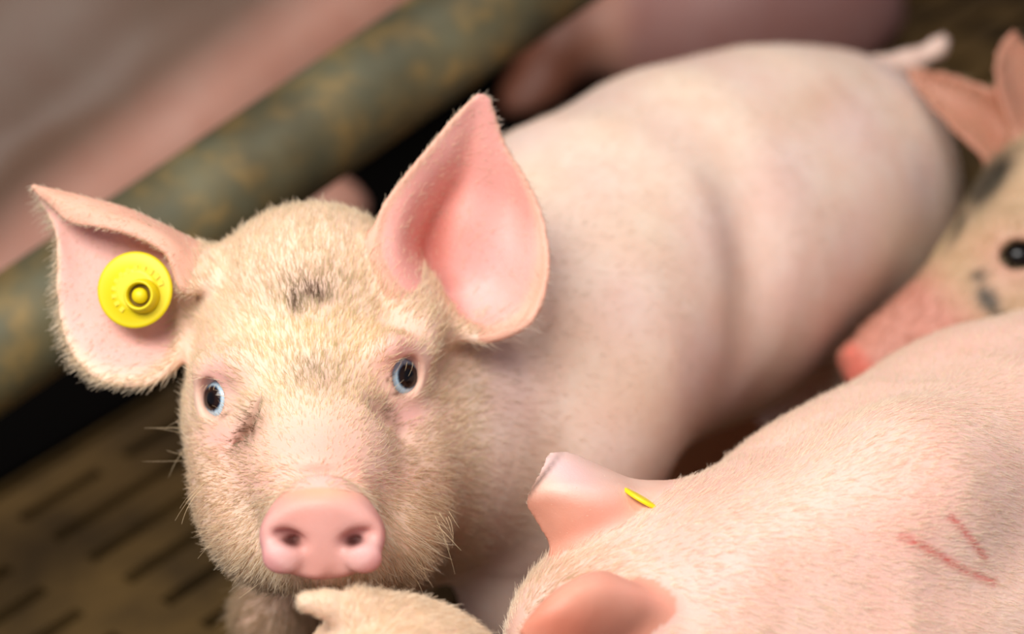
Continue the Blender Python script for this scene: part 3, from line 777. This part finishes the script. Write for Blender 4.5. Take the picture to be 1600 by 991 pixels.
def bottom_piglet():
    F = Field(steps(-.16, .0022, .02, .004, .06), steps(-.62, .006, -.24, .003, -.19, .0018, -.11), steps(-1.16, .005, -.98, .0022, -.85, .005, -.40))
    F.ell(V(628, 1108, .930), (.055, .042, .038), k=.012)
    F.ell(V(620, 1010, .928), (.026, .013, .03), k=.012)
    F.chain([(V(625, 985, .922), .012), (V(556, 954, .912), .0078), (V(512, 944, .906), .0052), (V(480, 941, .903), .0048)], .005)
    p = V(640, 1120, .92); back = M3.T@np.array([-.6, -1, 0]); back /= np.linalg.norm(back)
    F.chain([(V(620, 1110, .93), .042), (p+back*.03-UPV*.045, .050), (p+back*.12-UPV*.105, .070), (p+back*.24-UPV*.12, .076), (p+back*.34-UPV*.12, .062)], .03)
    F.chain([(V(600, 1110, .95), .034), (V(560, 1190, .99), .028), (V(545, 1240, 1.0), .024)], .02)
    sd = np.cross(back, UPV)
    for b_ in (.12, .33):
        for s_ in (-1, 1): leg(F, p+back*b_-UPV*.13+sd*s_*.035, p+back*b_-UPV*.165+sd*s_*.04, .035, .022, .016)
    F.floor_cut()
    vert, q = F.mesh(1); N = normals(vert, q)
    c, ew = simple_col(F, vert, N, (238, 208, 180), (232, 190, 166), (232, 186, 160))
    pig = mesh_obj('piglet', vert, q, MS, base=W(drop(p+back*.2)), col=c)
    tag(pig, 'hairy cream piglet whose head and rounded ear just show under the tagged piglet\'s snout', 'piglet')
    def dirf(p_, nn, D): a = np.radians(150-135*np.clip((px_of(p_)[0]-470)/180, 0, 1)); return np.stack([np.cos(a), np.sin(a), 0*a], 1)
    def dens(p_, nn, D): return np.where((px_of(p_)[1] < 1060), 1.5, .1)
    def lenf(p_, D): return np.where(px_of(p_)[0] < 540, .0034, .0060)
    def colf(p_, r, D): return blend(np.tile(lin(255, 242, 218), (len(p_), 1)), lin(236, 204, 160), r.random(len(p_))*.6)*r.uniform(.85, 1.05, (len(p_), 1))
    fur('fur', pig, vert, q, N, dens, dirf, lenf, colf, MH, 41, radius=.00012, lift=.5)
bottom_piglet()

V0 = V
def side_piglet():
    """the spotted piglet coming in from the right"""
    V = lambda x, y, d: V0(x, y, d*.97)
    F = Field(steps(.20, .003, .40, .007, .98), steps(-.52, .008, -.10, .003, .30), steps(-2.0, .008, -1.44, .003, -1.22))
    F.chain([(V(1362, 578, 1.315), .0165), (V(1400, 555, 1.32), .022), (V(1482, 502, 1.335), .027), (V(1572, 428, 1.35), .039), (V(1648, 355, 1.37), .054),
             (V(1720, 310, 1.43), .072), (V(1850, 280, 1.52), .095), (V(2040, 220, 1.66), .11), (V(2220, 170, 1.78), .10)], .025)
    F.disc(V(1354, 582, 1.318), .021, .019, .007, .004, ortho([-.72, -.62, .30], [.55, -.75, 0]), k=.006)
    F.ell(V(1600, 470, 1.34), (.045, .05, .05), k=.03); F.ell(V(1500, 540, 1.335), (.035, .028, .035), k=.03)
    F.cone(V(1575, 368, 1.315), V(1618, 372, 1.312), .011, .012, .015)
    g = np.array([-.25, -.05, .95]); g /= np.linalg.norm(g); front = V(1592, 402, 1.302); c0 = front-g*.012
    F.ell(c0, (.0145,)*3, k=.01); F.ell(front, (.0125, .0115, .012), k=.003, sub=True); F.ell(c0, (.012,)*3, k=.001, sub=True)
    leg(F, V(1870, 390, 1.52), V(1870, 490, 1.54), .05, .028, .02); leg(F, V(1820, 350, 1.62), V(1810, 440, 1.64), .05, .028, .02)
    leg(F, V(2220, 260, 1.77), V(2230, 360, 1.78), .05, .028, .02); leg(F, V(2150, 230, 1.87), V(2160, 330, 1.88), .05, .028, .02)
    A = [[(1600, 262, 1.345), (1590, 240, 1.36), (1580, 210, 1.365), (1590, 190, 1.36)],
         [(1560, 262, 1.345), (1555, 225, 1.362), (1552, 180, 1.366), (1558, 150, 1.355)],
         [(1515, 225, 1.35), (1512, 190, 1.362), (1508, 150, 1.365), (1508, 125, 1.358)],
         [(1468, 180, 1.36), (1464, 155, 1.368), (1460, 130, 1.369), (1458, 112, 1.365)],
         [(1424, 128, 1.37), (1421, 121, 1.372), (1418, 114, 1.372), (1416, 107, 1.371)]]
    F.sheet(*ear_grid(A, th=.0024), k=.01)
    B = [[(1600, 240, 1.35), (1640, 250, 1.365), (1680, 250, 1.365), (1710, 235, 1.36)],
         [(1572, 175, 1.345), (1605, 180, 1.36), (1650, 185, 1.365), (1690, 190, 1.36)],
         [(1556, 120, 1.345), (1580, 125, 1.356), (1615, 130, 1.36), (1650, 140, 1.36)],
         [(1562, 75, 1.35), (1575, 75, 1.354), (1595, 80, 1.356), (1612, 88, 1.357)],
         [(1580, 52, 1.352), (1584, 50, 1.353), (1590, 52, 1.354), (1595, 56, 1.354)]]
    F.sheet(*ear_grid(B, th=.0024), k=.01)
    F.floor_cut()
    vert, q = F.mesh(1); N = normals(vert, q)
    c, ew = simple_col(F, vert, N, (206, 180, 146), (186, 154, 122), (184, 124, 102))  # hide and ear tones dimmed in place of weaker light this far off
    px, py = px_of(vert)
    tfac = ((px-1340)*.72-(py-575)*.69)
    c = blend(c, lin(206, 144, 128), (1-ew)*np.clip((215-tfac)/60, 0, 1)*.9)
    c = blend(c, lin(204, 144, 132), (1-ew)*gauss(px, py, 1590, 405, 60, 50)*.7)
    c = blend(c, lin(226, 120, 104), (1-ew)*np.clip((30-tfac)/14, 0, 1)*.8)
    def spots(p_):
        px, py = px_of(p_); nz = np.clip(.6+.5*noise_field(p_, 160, 9), 0, 1); o = np.zeros(len(p_))
        for x, y, a, b, g_, w in ((1545, 285, 56, 20, -52, 1), (1500, 350, 40, 10, -62, .6), (1543, 470, 24, 13, 55, 1), (1528, 433, 13, 9, 0, .8), (1558, 494, 11, 10, 0, .9), (1515, 512, 14, 9, 0, .4), (1440, 560, 18, 10, -30, .3)):
            o = np.maximum(o, np.clip(gauss(px, py, x, y, a, b, g_)*w*1.5, 0, 1)*(.7+.3*nz))
        return o
    c = blend(c, lin(58, 54, 42), spots(vert))
    pig = mesh_obj('piglet', vert, q, MS, base=W(drop(V(1900, 400, 1.5))), col=c)
    tag(pig, 'dirty piglet with black spots on its face sniffing the tagged piglet\'s hind leg', 'piglet')
    D = sphere_dirs(); cc = np.tile(lin(12, 10, 9), (len(D[0]), 1))
    e = mesh_obj('eye', c0+D[0]*.0125, D[1], bpy.data.materials['dark_wet_eye'], parent=pig, col=cc)
    ax = V(1900, 330, 1.5)-V(1362, 578, 1.315); ax /= np.linalg.norm(ax)
    fur('fur', pig, vert, q, N, lambda p_, n_, D_: np.where(D_[:, 0] > .5, .1, np.where(px_of(p_)[0] < 1650, .45, .06)), lambda p_, n_, D_: np.tile(ax, (len(p_), 1)),
        lambda p_, D_: np.full(len(p_), .006), lambda p_, r, D_: blend(blend(np.tile(lin(226, 204, 162), (len(p_), 1)), lin(206, 146, 126), np.clip((200-((px_of(p_)[0]-1340)*.72-(px_of(p_)[1]-575)*.69))/60, 0, 1)*.8), lin(60, 56, 42), spots(p_))*r.uniform(.8, 1, (len(p_), 1)), MH, 51, np.stack([ew], 1), radius=.00014)
def ortho(n, u):
    n = np.array(n, float); n /= np.linalg.norm(n); u = np.array(u, float); u -= u@n*n; u /= np.linalg.norm(u)
    return np.stack([u, np.cross(n, u), n])
def sphere_dirs(nu=32, nv=24):
    vs_ = [(math.sin(math.pi*i/nv)*math.cos(2*math.pi*j/nu), math.sin(math.pi*i/nv)*math.sin(2*math.pi*j/nu), math.cos(math.pi*i/nv)) for i in range(nv+1) for j in range(nu)]
    return np.array(vs_), [(i*nu+j, (i+1)*nu+j, (i+1)*nu+(j+1) % nu, i*nu+(j+1) % nu) for i in range(nv) for j in range(nu)]
side_piglet()

def sow():
    F = Field(steps(-1.2, .014, 1.2), steps(-1.0, .014, 1.0), steps(-2.9, .014, -1.5))
    F.chain([(V(-420, 560, 1.90), .16), (V(-150, 300, 1.93), .215), (V(150, 80, 1.98), .235), (V(450, -110, 2.08), .235), (V(800, -260, 2.2), .235), (V(1100, -330, 2.3), .22), (V(1400, -360, 2.4), .17)], .05)
    F.chain([(V(-60, 520, 1.72), .045), (V(120, 360, 1.74), .055), (V(330, 185, 1.80), .06), (V(560, 0, 1.88), .065), (V(740, -120, 1.95), .06)], .05)
    F.ell(V(1160, 20, 2.04), (.165, .13, .13), k=.06)
    F.chain([(V(1000, 20, 2.02), .06), (V(880, 60, 2.0), .035), (V(825, 170, 2.0), .028), (V(800, 260, 2.0), .024)], .03)
    F.chain([(V(330, 330, 1.86), .05), (V(470, 320, 1.84), .035), (V(530, 330, 1.83), .03)], .03)
    F.chain([(V(1300, -120, 2.2), .12), (V(1540, 0, 2.25), .08), (V(1640, 60, 2.25), .06)], .05)
    F.floor_cut()
    vert, q = F.mesh(1); N = normals(vert, q)
    c, ew = simple_col(F, vert, N, (190, 142, 122), (172, 124, 106), freq=14)
    px, py = px_of(vert)
    c = blend(c, lin(88, 74, 58), np.clip(-((py-390)+px*.78)/110+.2, 0, 1)*.85)      # flank darker and browner
    c = blend(c, lin(120, 92, 66), np.clip((px-1400)/60, 0, 1)*.9)
    c = blend(c, lin(156, 114, 108), np.clip((px-960)/40, 0, 1)*.8)
    c = blend(c, lin(104, 58, 38), np.clip((965-px)/70, 0, 1)*(px > 740)*(py > -60)*.9)
    m = mesh_obj('sow', vert, q, MS, base=W(drop(V(300, 0, 2.0))), col=c)
    tag(m, 'large sow lying behind the crate pipe with a dark brown flank', 'sow')
sow()
